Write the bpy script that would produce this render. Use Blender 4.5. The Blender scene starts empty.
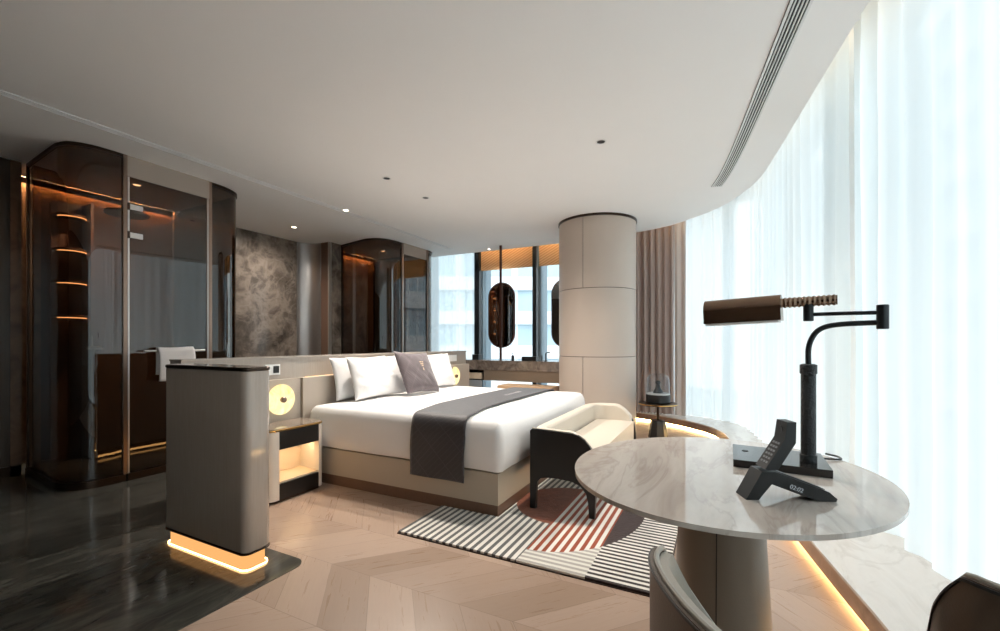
import bpy, bmesh, math, random
from mathutils import Vector, Matrix, noise
random.seed(7)
PI = math.pi
C = bpy.context.scene.collection
FOC, HZ, EYE = 435.0, 342.5, 1.19           # focal length and horizon in pixels of a 1000 x 631 frame, eye height
YAW = math.atan(220 / 435.0)

# ------------------------------------------------------------------ materials
def srgb(r, g, b):
    f = lambda c: (c / 255) / 12.92 if c <= 10 else (((c / 255) + .055) / 1.055) ** 2.4
    return (f(r), f(g), f(b), 1)

class NT:
    def __init__(s, name):
        s.m = bpy.data.materials.new(name); s.m.use_nodes = True
        s.t = s.m.node_tree; s.t.nodes.clear()
        s.out = s.n('ShaderNodeOutputMaterial')
    def n(s, typ, **kw):
        o = s.t.nodes.new(typ)
        for k, v in kw.items(): setattr(o, k, v)
        return o
    def put(s, sock, v):
        if v is None: return
        if isinstance(v, bpy.types.NodeSocket): s.t.links.new(v, sock)
        else: sock.default_value = v
    def M(s, op, a, b=None, c=None):
        o = s.n('ShaderNodeMath', operation=op)
        s.put(o.inputs[0], a); s.put(o.inputs[1], b); s.put(o.inputs[2], c)
        return o.outputs[0]
    def mix(s, f, a, b):
        o = s.n('ShaderNodeMix', data_type='RGBA')
        s.put(o.inputs[0], f); s.put(o.inputs[6], a); s.put(o.inputs[7], b)
        return o.outputs[2]
    def noise(s, vec=None, scale=5, detail=4, rough=.5, dist=0):
        o = s.n('ShaderNodeTexNoise'); s.put(o.inputs['Vector'], vec)
        o.inputs['Scale'].default_value = scale; o.inputs['Detail'].default_value = detail
        o.inputs['Roughness'].default_value = rough; o.inputs['Distortion'].default_value = dist
        return o.outputs[0]
    def ramp(s, f, stops):
        o = s.n('ShaderNodeValToRGB'); s.put(o.inputs[0], f); e = o.color_ramp.elements
        while len(e) < len(stops): e.new(.5)
        for i, (p, c) in enumerate(stops): e[i].position = p; e[i].color = c
        return o.outputs[0]
    def pos(s):
        p = s.n('ShaderNodeNewGeometry').outputs['Position']; x = s.n('ShaderNodeSeparateXYZ'); s.put(x.inputs[0], p)
        return p, x.outputs[0], x.outputs[1], x.outputs[2]
    def obj(s): return s.n('ShaderNodeTexCoord').outputs['Object']
    def scaled(s, vec, sc, rot=(0, 0, 0)):
        o = s.n('ShaderNodeMapping'); s.put(o.inputs[0], vec); o.inputs['Scale'].default_value = sc; o.inputs['Rotation'].default_value = rot
        return o.outputs[0]
    def comb(s, x, y, z=0.0):
        o = s.n('ShaderNodeCombineXYZ'); s.put(o.inputs[0], x); s.put(o.inputs[1], y); s.put(o.inputs[2], z); return o.outputs[0]
    def bsdf(s, col, rough=.5, metal=0, bump=None, bstr=.1, spec=.5, coat=0, sheen=0, bdist=.01):
        b = s.n('ShaderNodeBsdfPrincipled'); s.put(b.inputs['Base Color'], col); s.put(b.inputs['Roughness'], rough)
        b.inputs['Metallic'].default_value = metal; b.inputs['Specular IOR Level'].default_value = spec
        b.inputs['Coat Weight'].default_value = coat; b.inputs['Coat Roughness'].default_value = .05
        b.inputs['Sheen Weight'].default_value = sheen
        if bump is not None:
            o = s.n('ShaderNodeBump'); s.put(o.inputs['Height'], bump); o.inputs['Strength'].default_value = bstr
            o.inputs['Distance'].default_value = bdist; s.put(b.inputs['Normal'], o.outputs[0])
        s.put(s.out.inputs[0], b.outputs[0]); return s.m

def simple(name, c, rough=.5, metal=0, bump=0, bscale=60, vary=.06, vscale=4, **kw):
    s = NT(name); v = s.obj()
    a = tuple(x * (1 - vary) for x in c[:3]) + (1,); b = tuple(min(1, x * (1 + vary)) for x in c[:3]) + (1,)
    col = s.mix(s.noise(v, vscale, 3), a, b)
    return s.bsdf(col, rough, metal, s.noise(v, bscale, 3) if bump else None, bump, **kw)

def glow(name, c, strength):
    s = NT(name); e = s.n('ShaderNodeEmission'); e.inputs[0].default_value = c; e.inputs[1].default_value = strength
    s.put(s.out.inputs[0], e.outputs[0]); return s.m

def marble(name, stops, scale=3, rough=.12, dist=1.6, rot=(0, 0, 0), sc=(1, 1, 1), veins=None, vw=.5, detail=9, **kw):
    s = NT(name); p, x, y, z = s.pos(); v = s.scaled(p, sc, rot)
    n1 = s.noise(v, scale, detail, .62, dist); col = s.ramp(n1, stops)
    if veins:
        n2 = s.noise(v, scale * .7, 6, .55, dist * 1.4)
        line = s.M('SUBTRACT', 1.0, s.M('MINIMUM', 1.0, s.M('MULTIPLY', s.M('ABSOLUTE', s.M('SUBTRACT', n2, .5)), 28.0)))
        col = s.mix(s.M('MULTIPLY', line, vw), col, veins)
    return s.bsdf(col, rough, 0, **kw)

def wood(name, a, b, axis='z', rough=.35, scale=9, **kw):
    s = NT(name); v = s.obj(); st = {'x': (.6, 9, 9), 'y': (9, .6, 9), 'z': (9, 9, .6)}[axis]
    n = s.noise(s.scaled(v, st), scale, 5, .6, .4)
    return s.bsdf(s.mix(n, a, b), rough, 0, n, .05, **kw)

def glass_mat(name, tint, ior=1.6, rough=.0):
    s = NT(name); t = s.n('ShaderNodeBsdfTransparent'); t.inputs[0].default_value = tint
    g = s.n('ShaderNodeBsdfGlossy'); g.inputs['Roughness'].default_value = rough; g.inputs[0].default_value = (.90, .97, 1, 1)
    gm = s.n('ShaderNodeNewGeometry'); dt = s.n('ShaderNodeVectorMath', operation='DOT_PRODUCT'); s.put(dt.inputs[0], gm.outputs['Normal']); s.put(dt.inputs[1], gm.outputs['Incoming'])
    f0 = ((ior - 1) / (ior + 1)) ** 2; k5 = s.M('POWER', s.M('SUBTRACT', 1.0, s.M('ABSOLUTE', dt.outputs['Value'])), 5.0)
    fr = s.M('ADD', f0, s.M('MULTIPLY', k5, 1 - f0))
    m = s.n('ShaderNodeMixShader'); s.put(m.inputs[0], fr); s.put(m.inputs[1], t.outputs[0]); s.put(m.inputs[2], g.outputs[0])
    s.put(s.out.inputs[0], m.outputs[0]); return s.m

def sheer_mat(name, open_=.3, c=(.92, .95, .95, 1)):
    s = NT(name); t = s.n('ShaderNodeBsdfTransparent'); tr = s.n('ShaderNodeBsdfTranslucent'); d = s.n('ShaderNodeBsdfDiffuse')
    tr.inputs[0].default_value = c; d.inputs[0].default_value = c
    m1 = s.n('ShaderNodeMixShader'); m1.inputs[0].default_value = .35; s.put(m1.inputs[1], tr.outputs[0]); s.put(m1.inputs[2], d.outputs[0])
    p, x, y, z = s.pos()
    op = s.M('ADD', open_ - .04, s.M('MULTIPLY', s.noise(s.comb(x, y, s.M('MULTIPLY', z, .05)), 9, 2), .08))
    m = s.n('ShaderNodeMixShader'); s.put(m.inputs[0], op); s.put(m.inputs[1], m1.outputs[0]); s.put(m.inputs[2], t.outputs[0])
    s.put(s.out.inputs[0], m.outputs[0]); return s.m

def floor_wood():
    s = NT('chevron_oak'); p, x, y, z = s.pos()
    d = s.M('PINGPONG', s.M('SUBTRACT', x, 1.68 - 8), .4)
    v = s.M('ADD', s.M('DIVIDE', s.M('ADD', y, s.M('MULTIPLY', d, .88)), .268), 20.06)
    row = s.M('FLOOR', v); col = s.M('FLOOR', s.M('DIVIDE', s.M('SUBTRACT', x, 1.28), .4))
    w = s.n('ShaderNodeTexWhiteNoise', noise_dimensions='2D'); s.put(w.inputs[0], s.comb(row, col))
    rnd = w.outputs[0]
    g = s.noise(s.comb(s.M('MULTIPLY', x, 2.2), s.M('MULTIPLY', v, 6.0), s.M('MULTIPLY', rnd, 30)), 2.4, 6, .62, .5)
    base = s.ramp(rnd, [(0, srgb(156, 132, 114)), (.5, srgb(171, 147, 130)), (1, srgb(185, 161, 144))])
    c = s.mix(s.M('MULTIPLY', g, .30), base, srgb(120, 94, 76))
    fr = s.M('FRACT', v); e1 = s.M('LESS_THAN', fr, .014)
    e2 = s.M('LESS_THAN', s.M('MINIMUM', d, s.M('SUBTRACT', .4, d)), .0016)
    c = s.mix(s.M('MULTIPLY', s.M('MAXIMUM', e1, e2), .45), c, srgb(90, 68, 54))
    return s.bsdf(c, s.M('ADD', .22, s.M('MULTIPLY', g, .14)), 0, g, .04, spec=.4)

def rug_mat():
    s = NT('tufted_striped_wool'); p, x, y, z = s.pos()
    ex = s.M('DIVIDE', s.M('SUBTRACT', x, 3.02), .745); ey = s.M('DIVIDE', s.M('SUBTRACT', y, 1.0), .55)
    inell = s.M('LESS_THAN', s.M('ADD', s.M('MULTIPLY', ex, ex), s.M('MULTIPLY', ey, ey)), 1.0)
    cx = s.M('SUBTRACT', x, 3.03); cy = s.M('SUBTRACT', y, .98)
    incirc = s.M('LESS_THAN', s.M('ADD', s.M('MULTIPLY', cx, cx), s.M('MULTIPLY', cy, cy)), .37 ** 2)
    up = s.M('GREATER_THAN', y, .983); low = s.M('LESS_THAN', y, .605)
    sy = lambda per, duty: s.M('LESS_THAN', s.M('FRACT', s.M('DIVIDE', s.M('ADD', y, 5.0), per)), duty)
    sx = lambda per, duty: s.M('LESS_THAN', s.M('FRACT', s.M('DIVIDE', s.M('ADD', x, 5.0), per)), duty)
    n = s.noise(p, 90, 3); nb = s.noise(p, 14, 5, .6, .6)
    W = srgb(228, 223, 215)
    grey = s.mix(sy(.047, .48), W, srgb(92, 91, 90))
    pale = s.mix(sx(.043, .5), srgb(222, 217, 208), srgb(170, 165, 158))
    blk = s.mix(sx(.041, .5), W, srgb(44, 33, 33))
    red = s.mix(sy(.047, .5), W, srgb(150, 66, 34))
    rust = s.mix(nb, srgb(92, 42, 26), srgb(160, 92, 64)); plum = s.mix(nb, srgb(48, 34, 35), srgb(66, 50, 49))
    outer = s.mix(up, s.mix(low, pale, blk), grey)
    inner = s.mix(low, red, plum)
    c = s.mix(s.M('MULTIPLY', inell, s.M('SUBTRACT', 1.0, up)), outer, inner)
    c = s.mix(s.M('MULTIPLY', incirc, up), c, rust)
    c = s.mix(s.M('MULTIPLY', n, .12), c, srgb(120, 112, 105))
    return s.bsdf(c, .95, 0, n, .5, spec=.1, sheen=.2)

def quilt_mat(name, a, b, per=.11):
    s = NT(name); v = s.n('ShaderNodeSeparateXYZ'); s.put(v.inputs[0], s.obj()); x, y = s.M('ADD', v.outputs[0], v.outputs[2]), v.outputs[1]
    u = s.M('PINGPONG', s.M('ADD', s.M('MULTIPLY', s.M('ADD', x, y), 1.0), 9.0), per); w = s.M('PINGPONG', s.M('ADD', s.M('SUBTRACT', x, y), 9.0), per)
    line = s.M('LESS_THAN', s.M('MINIMUM', u, w), .004)
    u2 = s.M('PINGPONG', s.M('ADD', s.M('ADD', x, y), 9.0), per / 5)
    fine = s.M('MULTIPLY', s.M('LESS_THAN', u2, .004), .5)
    n = s.noise(s.obj(), 160, 2)
    c = s.mix(s.M('MULTIPLY', s.M('MAXIMUM', line, fine), .6), s.mix(n, a, b), tuple(min(1, k * 1.9) for k in b[:3]) + (1,))
    return s.bsdf(c, .6, 0, s.M('MAXIMUM', line, fine), .3, sheen=.3)

def column_leather():
    return simple('greige_column_leather', srgb(192, 178, 166), .42, bump=.04, bscale=220, vary=.03)

def alabaster():
    s = NT('lit_alabaster'); v = s.obj(); n = s.noise(v, 9, 6, .6, 1.5)
    e = s.n('ShaderNodeEmission'); s.put(e.inputs[0], s.ramp(n, [(.3, srgb(250, 214, 130)), (.55, srgb(255, 236, 176)), (.8, srgb(255, 246, 214))]))
    e.inputs[1].default_value = 1.2
    s.put(s.out.inputs[0], e.outputs[0]); return s.m

def blind_mat():
    s = NT('woven_bamboo'); p, x, y, z = s.pos()
    u = s.M('PINGPONG', s.M('ADD', s.M('ADD', s.M('MULTIPLY', y, 1.0), s.M('MULTIPLY', z, 2.0)), 9.0), .045)
    c = s.mix(s.M('DIVIDE', u, .045), srgb(206, 160, 112), srgb(246, 214, 172))
    return s.bsdf(c, .7, 0, u, .4)

def facade_mat():
    s = NT('far_facade_glass'); p, x, y, z = s.pos()
    f = s.M('LESS_THAN', s.M('FRACT', s.M('MULTIPLY', s.M('ADD', s.M('ADD', x, y), 90.0), .9)), .22)
    n = s.noise(p, .5, 3)
    c = s.mix(f, s.mix(n, srgb(150, 172, 184), srgb(182, 202, 212)), srgb(214, 222, 226))
    return s.bsdf(c, .4)

mt = {}
mt['ceil'] = simple('ceiling_paint', srgb(249, 247, 245), .9, vary=.01)
mt['slot_grey'] = simple('slot_grey', srgb(190, 196, 200), .6)
mt['bulkhead'] = simple('ceiling_paint_darkened', srgb(166, 154, 143), .9, vary=.01)  # ceiling paint darkened so the window-facing bulkheads look less lit
mt['oak'] = floor_wood()
mt['dark_marble'] = marble('dark_grey_marble', [(.25, srgb(52, 52, 48)), (.5, srgb(72, 71, 66)), (.62, srgb(86, 84, 77)), (.8, srgb(62, 62, 58))], 2.6, .1, 1.2, rot=(0, 0, .5), sc=(1, 3.2, 1), veins=srgb(104, 98, 88), vw=.25)
mt['brown_marble'] = marble('brown_breccia_marble', [(.3, srgb(62, 56, 51)), (.45, srgb(98, 89, 81)), (.56, srgb(134, 122, 112)), (.66, srgb(104, 94, 86)), (.78, srgb(74, 66, 60))], 3.4, .15, .5, detail=12, veins=srgb(172, 160, 148), vw=.2)
mt['brown_stone'] = marble('shower_brown_stone', [(.3, srgb(74, 56, 44)), (.5, srgb(104, 80, 63)), (.7, srgb(84, 64, 50))], 2.2, .2, 1.5)
mt['pale_marble'] = marble('pale_greige_marble', [(.25, srgb(184, 170, 160)), (.45, srgb(204, 192, 182)), (.6, srgb(214, 203, 194)), (.8, srgb(190, 176, 165))], 1.8, .035, .9, rot=(0, 0, .35), sc=(1, 5, 1), veins=srgb(150, 130, 118), vw=.3, spec=.85)
mt['ledge_marble'] = marble('ledge_marble', [(.25, srgb(196, 188, 181)), (.5, srgb(212, 206, 200)), (.8, srgb(200, 192, 186))], 1.6, .1, .7, rot=(0, 0, .7), sc=(1, 3, 1), veins=srgb(160, 146, 136), vw=.25)
mt['ledge_face'] = marble('ledge_brown_edge', [(.3, srgb(118, 94, 78)), (.6, srgb(150, 124, 106))], 9, .3, 1)
mt['counter_marble'] = marble('counter_marble', [(.3, srgb(92, 82, 75)), (.5, srgb(134, 122, 113)), (.68, srgb(160, 147, 136))], 5, .15, 2)
mt['night_marble'] = marble('nightstand_marble', [(.3, srgb(96, 84, 74)), (.55, srgb(140, 126, 114)), (.75, srgb(112, 98, 88))], 6, .06, 2)
mt['closet'] = wood('dark_closet_veneer', srgb(66, 56, 48), srgb(80, 69, 60), 'z', .22)
mt['lacquer'] = wood('taupe_gloss_veneer', srgb(164, 150, 138), srgb(182, 168, 156), 'z', .16, coat=.5)
mt['plinth_wood'] = wood('brown_plinth_wood', srgb(98, 74, 60), srgb(118, 90, 74), 'x', .3)
mt['bronze'] = simple('dark_bronze', srgb(64, 52, 44), .28, .85)
mt['post'] = simple('brushed_bronze_post', srgb(142, 120, 106), .3, .9)
mt['steel'] = simple('brushed_steel', srgb(206, 202, 198), .42, .9)
mt['metal_wall'] = simple('satin_pewter', srgb(176, 171, 168), .36, .95)
mt['brass'] = simple('brass', srgb(206, 170, 112), .22, 1)
mt['black'] = simple('matte_black', srgb(13, 13, 14), .42)
mt['black_lacq'] = simple('black_ash', srgb(20, 20, 21), .38, bump=.1, bscale=90)
mt['lamp_black'] = simple('lamp_gunmetal', srgb(44, 47, 49), .38, .5)
mt['lamp_shade'] = simple('lamp_bronze', srgb(132, 108, 90), .24, .95)
mt['lamp_base'] = simple('lamp_base_gloss', srgb(48, 46, 46), .14, .4)
mt['cane'] = simple('wrapped_black_cord', srgb(38, 41, 43), .5, bump=.6, bscale=140)
mt['white_ceramic'] = simple('white_plastic', srgb(232, 232, 230), .35, vary=.01)
mt['cream'] = simple('cream_lacquer', srgb(220, 211, 200), .22, vary=.02)
mt['niche'] = simple('cream_niche', srgb(226, 208, 184), .4, vary=.02)
mt['panel'] = simple('greige_leather', srgb(182, 170, 157), .45, bump=.06, bscale=180, vary=.03)
mt['rail'] = wood('pale_rail_veneer', srgb(156, 146, 136), srgb(178, 168, 157), 'z', .25, coat=.3)
mt['bedbase'] = simple('bed_base_leather', srgb(176, 164, 148), .45, bump=.06, bscale=160, vary=.03)
mt['linen'] = simple('white_linen', srgb(226, 224, 223), .85, bump=.1, bscale=30, vary=.01, sheen=.2)
mt['sheet'] = simple('ivory_sheet', srgb(234, 228, 220), .85, bump=.1, bscale=30, vary=.01)
mt['runner'] = quilt_mat('charcoal_runner_weave', srgb(38, 34, 37), srgb(49, 44, 48), .12)
mt['cushion'] = quilt_mat('taupe_jacquard', srgb(70, 60, 63), srgb(86, 75, 79), .09)
mt['cushion_edge'] = simple('taupe_cushion_cord', srgb(96, 84, 84), .7)
mt['gold_thread'] = simple('gold_thread', srgb(226, 200, 170), .4, .3)
mt['silver_thread'] = simple('silver_thread', srgb(188, 182, 184), .4, .3)
mt['bench_cream'] = simple('cream_leather', srgb(202, 192, 178), .4, bump=.05, bscale=160, vary=.02)
mt['brown_leather'] = simple('brown_leather', srgb(82, 65, 52), .42, bump=.08, bscale=200, vary=.05)
mt['dark_leather'] = simple('near_black_leather', srgb(38, 34, 34), .4, bump=.08, bscale=200)
mt['chair_lining'] = simple('taupe_leather', srgb(168, 160, 148), .45, bump=.06, bscale=200)
mt['pedestal'] = simple('pedestal_leather', srgb(142, 126, 110), .4, bump=.05, bscale=200, vary=.03)
mt['column'] = column_leather()
mt['groove'] = simple('dark_groove', srgb(58, 48, 42), .5)
mt['drape'] = simple('mauve_brown_drape', srgb(178, 160, 152), .8, bump=.1, bscale=120, sheen=.2)
mt['drape_pale'] = simple('pale_drape_lining', srgb(214, 204, 198), .85)
mt['sheer'] = sheer_mat('white_sheer', .07)
mt['sheer_far'] = sheer_mat('white_sheer_far', .34)
mt['smoked'] = glass_mat('smoked_bronze_glass', (.43, .34, .265, 1), 1.68)
mt['clear'] = glass_mat('window_glass', (.95, .98, .98, 1), 1.3)
mt['dome'] = glass_mat('clear_dome', (.88, .9, .92, 1), 1.5)
mt['alu'] = simple('blue_grey_aluminium', srgb(128, 144, 154), .4, .4)
mt['dark_alu'] = simple('charcoal_aluminium', srgb(40, 44, 48), .4, .3)
mt['mirror'] = simple('mirror_silver', srgb(225, 225, 225), .01, 1, vary=0)
mt['rust_pole'] = simple('copper_brown_pole', srgb(92, 62, 54), .35, .5)
mt['towel'] = simple('white_towel', srgb(226, 222, 220), .95, bump=.6, bscale=220, vary=.02)
mt['blind'] = blind_mat()
mt['stool'] = simple('tan_leather_stool', srgb(214, 178, 142), .5, bump=.05)
mt['rug'] = rug_mat()
mt['rug_edge'] = simple('rug_dark_edge', srgb(70, 58, 54), .95)
mt['alabaster'] = alabaster()
mt['led'] = glow('warm_led', srgb(255, 210, 142), 42)
mt['led_soft'] = glow('warm_led_soft', srgb(255, 186, 110), 5)
mt['led_cab'] = glow('warm_led_plinth', srgb(255, 200, 132), 10)
mt['lit_plinth'] = glow('lit_acrylic_plinth', srgb(255, 184, 112), .85)
mt['led_niche'] = glow('warm_led_niche', srgb(255, 222, 172), 16)
mt['led_head'] = glow('warm_led_head', srgb(255, 200, 140), 2.2)
mt['led_pocket'] = glow('warm_led_pocket', srgb(255, 214, 160), 4)
mt['led_blind'] = glow('warm_led_blind', srgb(255, 214, 160), 16)
mt['led_cove'] = glow('warm_led_cove', srgb(255, 210, 150), 110)
mt['led_shelf'] = glow('shelf_led', srgb(255, 205, 150), 6)
mt['bulb'] = glow('spot_lens', srgb(255, 236, 206), 8)
mt['digits'] = glow('clock_digits', srgb(190, 200, 205), .45)
mt['white_slab'] = simple('far_white_cladding', srgb(226, 228, 230), .7)
mt['facade'] = facade_mat()
mt['facade_blue'] = simple('hazy_tower_cladding', srgb(196, 208, 214), .6)
mt['city'] = simple('pale_paving', srgb(170, 172, 172), .9)
mt['dark_wall'] = simple('brown_wall_panel', srgb(120, 106, 94), .5)
mt['key'] = simple('phone_key', srgb(136, 140, 144), .4)
mt['speaker_white'] = simple('pale_speaker_cone', srgb(196, 198, 200), .3, .3)

# ------------------------------------------------------------------ mesh helpers
class MB:
    def __init__(s): s.b = bmesh.new()
    def _bev(s, vs, w, seg=2):
        es = set(); vset = set(vs)
        for v in vs:
            for e in v.link_edges:
                if e.other_vert(v) in vset and len(e.link_faces) == 2 and e.calc_face_angle(0) > .5: es.add(e)
        if es: bmesh.ops.bevel(s.b, geom=list(es), offset=w, segments=seg, affect='EDGES', profile=.5, clamp_overlap=True)
    def box(s, x0, x1, y0, y1, z0, z1, bev=0, seg=2, mat=None):
        p = [(x0, y0, z0), (x1, y0, z0), (x1, y1, z0), (x0, y1, z0), (x0, y0, z1), (x1, y0, z1), (x1, y1, z1), (x0, y1, z1)]
        vs = [s.b.verts.new(Vector(q) if mat is None else mat @ Vector(q)) for q in p]
        for f in ((3, 2, 1, 0), (4, 5, 6, 7), (0, 1, 5, 4), (1, 2, 6, 5), (2, 3, 7, 6), (3, 0, 4, 7)): s.b.faces.new([vs[i] for i in f])
        if bev: s._bev(vs, bev, seg)
        return s
    def ext(s, pts, vec, bev=0, seg=2):            # closed polygon of 3D points pushed along vec
        a = [s.b.verts.new(p) for p in pts]; b = [s.b.verts.new(Vector(p) + Vector(vec)) for p in pts]; n = len(a)
        s.b.faces.new(a[::-1]); s.b.faces.new(b)
        for i in range(n): s.b.faces.new([a[i], a[(i + 1) % n], b[(i + 1) % n], b[i]])
        if bev: s._bev(a + b, bev, seg)
        return s
    def prism(s, pts, z0, z1, bev=0, seg=2): return s.ext([(x, y, z0) for x, y in pts], (0, 0, z1 - z0), bev, seg)
    def lathe(s, prof, c=(0, 0, 0), n=32, sx=1, sy=1, cap=True):
        rings = []
        for r, z in prof:
            rings.append([s.b.verts.new((c[0] + sx * r * math.cos(2 * PI * i / n), c[1] + sy * r * math.sin(2 * PI * i / n), c[2] + z)) for i in range(n)])
        for a, b in zip(rings, rings[1:]):
            for i in range(n): s.b.faces.new([a[i], a[(i + 1) % n], b[(i + 1) % n], b[i]])
        if cap: s.b.faces.new(rings[0][::-1]); s.b.faces.new(rings[-1])
        return s
    def tube(s, path, r, n=10, cap=True):
        P = [Vector(p) for p in path]; R = r if isinstance(r, (list, tuple)) else [r] * len(P); rings = []
        up = None
        for i, p in enumerate(P):
            t = (P[min(i + 1, len(P) - 1)] - P[max(i - 1, 0)]).normalized()
            if up is None: up = Vector((0, 0, 1)) if abs(t.z) < .9 else Vector((1, 0, 0))
            u = (up - t * up.dot(t)).normalized(); w = t.cross(u); up = u
            rings.append([s.b.verts.new(p + R[i] * (math.cos(2 * PI * k / n) * u + math.sin(2 * PI * k / n) * w)) for k in range(n)])
        for a, b in zip(rings, rings[1:]):
            for i in range(n): s.b.faces.new([a[i], a[(i + 1) % n], b[(i + 1) % n], b[i]])
        if cap: s.b.faces.new(rings[0][::-1]); s.b.faces.new(rings[-1])
        return s
    def grid(s, fn, nu, nv, cu=False):
        V = [[s.b.verts.new(fn(i / nu, j / nv)) for j in range(nv + 1)] for i in range(nu + (0 if cu else 1))]
        m = len(V)
        for i in range(nu):
            for j in range(nv): s.b.faces.new([V[i][j], V[(i + 1) % m][j], V[(i + 1) % m][j + 1], V[i][j + 1]])
        return V
    def wall(s, pts, zb, zt, th, side=0.0):         # a wall of thickness th along a plan path; side -1..1 moves it off the path
        n = len(pts); zb = zb if isinstance(zb, list) else [zb] * n; zt = zt if isinstance(zt, list) else [zt] * n
        rows = []
        for i in range(n):
            a = Vector(pts[max(i - 1, 0)]); b = Vector(pts[min(i + 1, n - 1)]); t = (b - a).normalized(); nr = Vector((-t.y, t.x)); p = Vector(pts[i])
            o = p + nr * (th / 2) * (1 + side); q = p - nr * (th / 2) * (1 - side)
            rows.append([s.b.verts.new((o.x, o.y, zb[i])), s.b.verts.new((o.x, o.y, zt[i])), s.b.verts.new((q.x, q.y, zt[i])), s.b.verts.new((q.x, q.y, zb[i]))])
        for a, b in zip(rows, rows[1:]):
            for k in range(4): s.b.faces.new([a[k], b[k], b[(k + 1) % 4], a[(k + 1) % 4]])
        s.b.faces.new(rows[0]); s.b.faces.new(rows[-1][::-1]); return s
    def loft(s, x0, x1, y0, y1, r, prof, n=8, jit=None, cap=(True, True)):  # rounded rectangle rings; prof = (inset, z)
        rings = []
        for d, z in prof:
            ring = []; rr = max(r - d, .004); X0, X1, Y0, Y1 = x0 + d, x1 - d, y0 + d, y1 - d
            for k, (cx, cy) in enumerate(((X1 - rr, Y1 - rr), (X0 + rr, Y1 - rr), (X0 + rr, Y0 + rr), (X1 - rr, Y0 + rr))):
                for i in range(n + 1):
                    a = PI / 2 * (k + i / n); ring.append((cx + rr * math.cos(a), cy + rr * math.sin(a)))
            if jit:                                # densify straight runs so that cloth can ripple
                out = []
                for i, p in enumerate(ring):
                    q = ring[(i + 1) % len(ring)]; m = 24 if i % (n + 1) == n else 1
                    for t in range(m): out.append((p[0] + (q[0] - p[0]) * t / m, p[1] + (q[1] - p[1]) * t / m))
                ring = out
            vs = []
            for (x, y) in ring:
                v = Vector((x, y, z))
                if jit: v = jit(v, d)
                vs.append(s.b.verts.new(v))
            rings.append(vs)
        for a, b in zip(rings, rings[1:]):
            m = len(a)
            for i in range(m): s.b.faces.new([a[i], a[(i + 1) % m], b[(i + 1) % m], b[i]])
        if cap[0]: s.b.faces.new(rings[0][::-1])
        if cap[1]: s.b.faces.new(rings[-1])
        return s
    def build(s, name, m, parent=None, origin=None, local=False, smooth=35, normals=True):
        if normals: bmesh.ops.recalc_face_normals(s.b, faces=s.b.faces)
        me = bpy.data.meshes.new(name); s.b.to_mesh(me); s.b.free()
        me.materials.append(m)
        o = bpy.data.objects.new(name, me); C.objects.link(o)
        if parent is not None:
            o.parent = parent
            if not local: me.transform(Matrix.Translation(-base_of(parent)))
        else:
            if origin is None:
                xs = [v.co for v in me.vertices]
                origin = Vector(((min(v.x for v in xs) + max(v.x for v in xs)) / 2, (min(v.y for v in xs) + max(v.y for v in xs)) / 2, min(v.z for v in xs)))
            origin = Vector(origin)
            if not local: me.transform(Matrix.Translation(-origin))
            o.location = origin
        if smooth:
            me.shade_smooth(); me.set_sharp_from_angle(angle=math.radians(smooth))
        return o

def base_of(o):
    v = Vector((0, 0, 0))
    while o is not None: v += Vector(o.location); o = o.parent
    return v
def tag(o, label, cat, group=None, kind=None):
    o['label'] = label; o['category'] = cat
    if group: o['group'] = group
    if kind: o['kind'] = kind
    return o
def struct(o): o['kind'] = 'structure'; return o
def thing(name, label, cat, loc=(0, 0, 0), rz=0, group=None, rot=None):
    o = bpy.data.objects.new(name, None); C.objects.link(o); o.location = loc; o.empty_display_size = .1
    o.rotation_euler = rot if rot else (0, 0, rz); return tag(o, label, cat, group)
def dup(root, loc, label, rz=None, scale=None):
    m = {root: root.copy()}; C.objects.link(m[root])
    stack = list(root.children)
    while stack:
        ch = stack.pop(); c = ch.copy(); m[ch] = c; C.objects.link(c); c.parent = m[ch.parent]; stack += list(ch.children)
    r = m[root]; r.location = loc
    if rz is not None: r.rotation_euler = (0, 0, rz)
    r['label'] = label; return r
def spline(P, n=8):
    P = [Vector(p) for p in P]; out = []
    for i in range(len(P) - 1):
        a, b, c, d = P[max(i - 1, 0)], P[i], P[i + 1], P[min(i + 2, len(P) - 1)]
        for k in range(n):
            t = k / n; out.append(.5 * ((2 * b) + (c - a) * t + (2 * a - 5 * b + 4 * c - d) * t * t + (3 * b - a - 3 * c + d) * t ** 3))
    out.append(P[-1]); return [tuple(p) for p in out]
def arc(cx, cy, r, a0, a1, n=8): return [(cx + r * math.cos(math.radians(a0 + (a1 - a0) * i / n)), cy + r * math.sin(math.radians(a0 + (a1 - a0) * i / n))) for i in range(n + 1)]

# ------------------------------------------------------------------ shell of the room
H = 2.8
CE = spline([(-2.3, -1.21), (0, -.94), (2.61, -.628), (3.78, -.495), (4.36, -.43), (5.0, -.335), (5.54, -.14), (5.89, .065), (6.18, .349), (6.42, .65), (6.58, 1.09), (6.72, 1.8), (6.75, 2.6), (6.75, 6.1)], 8)
SH = spline([(-2.3, -1.5), (0, -1.22), (2.8, -.90), (4.5, -.66), (5.8, -.48), (6.4, -.36), (6.8, -.08), (7.02, .35), (7.08, .8), (7.08, 1.5)], 16)
PL = spline([(1.55, -1.05), (1.68, -.80), (1.95, -.60), (2.28, -.534), (3.125, -.401), (4.4, -.23), (5.3, -.12), (5.995, .033), (6.445, .364), (6.8, .85), (6.95, 1.25), (7.0, 1.9)], 8)
FA = [(-2.3, -1.8), (2.8, -1.18), (5.9, -.80), (6.75, -.62), (7.25, -.1), (7.4, .6), (7.4, 1.7), (7.2, 2.0), (7.2, 6.1)]

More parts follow.
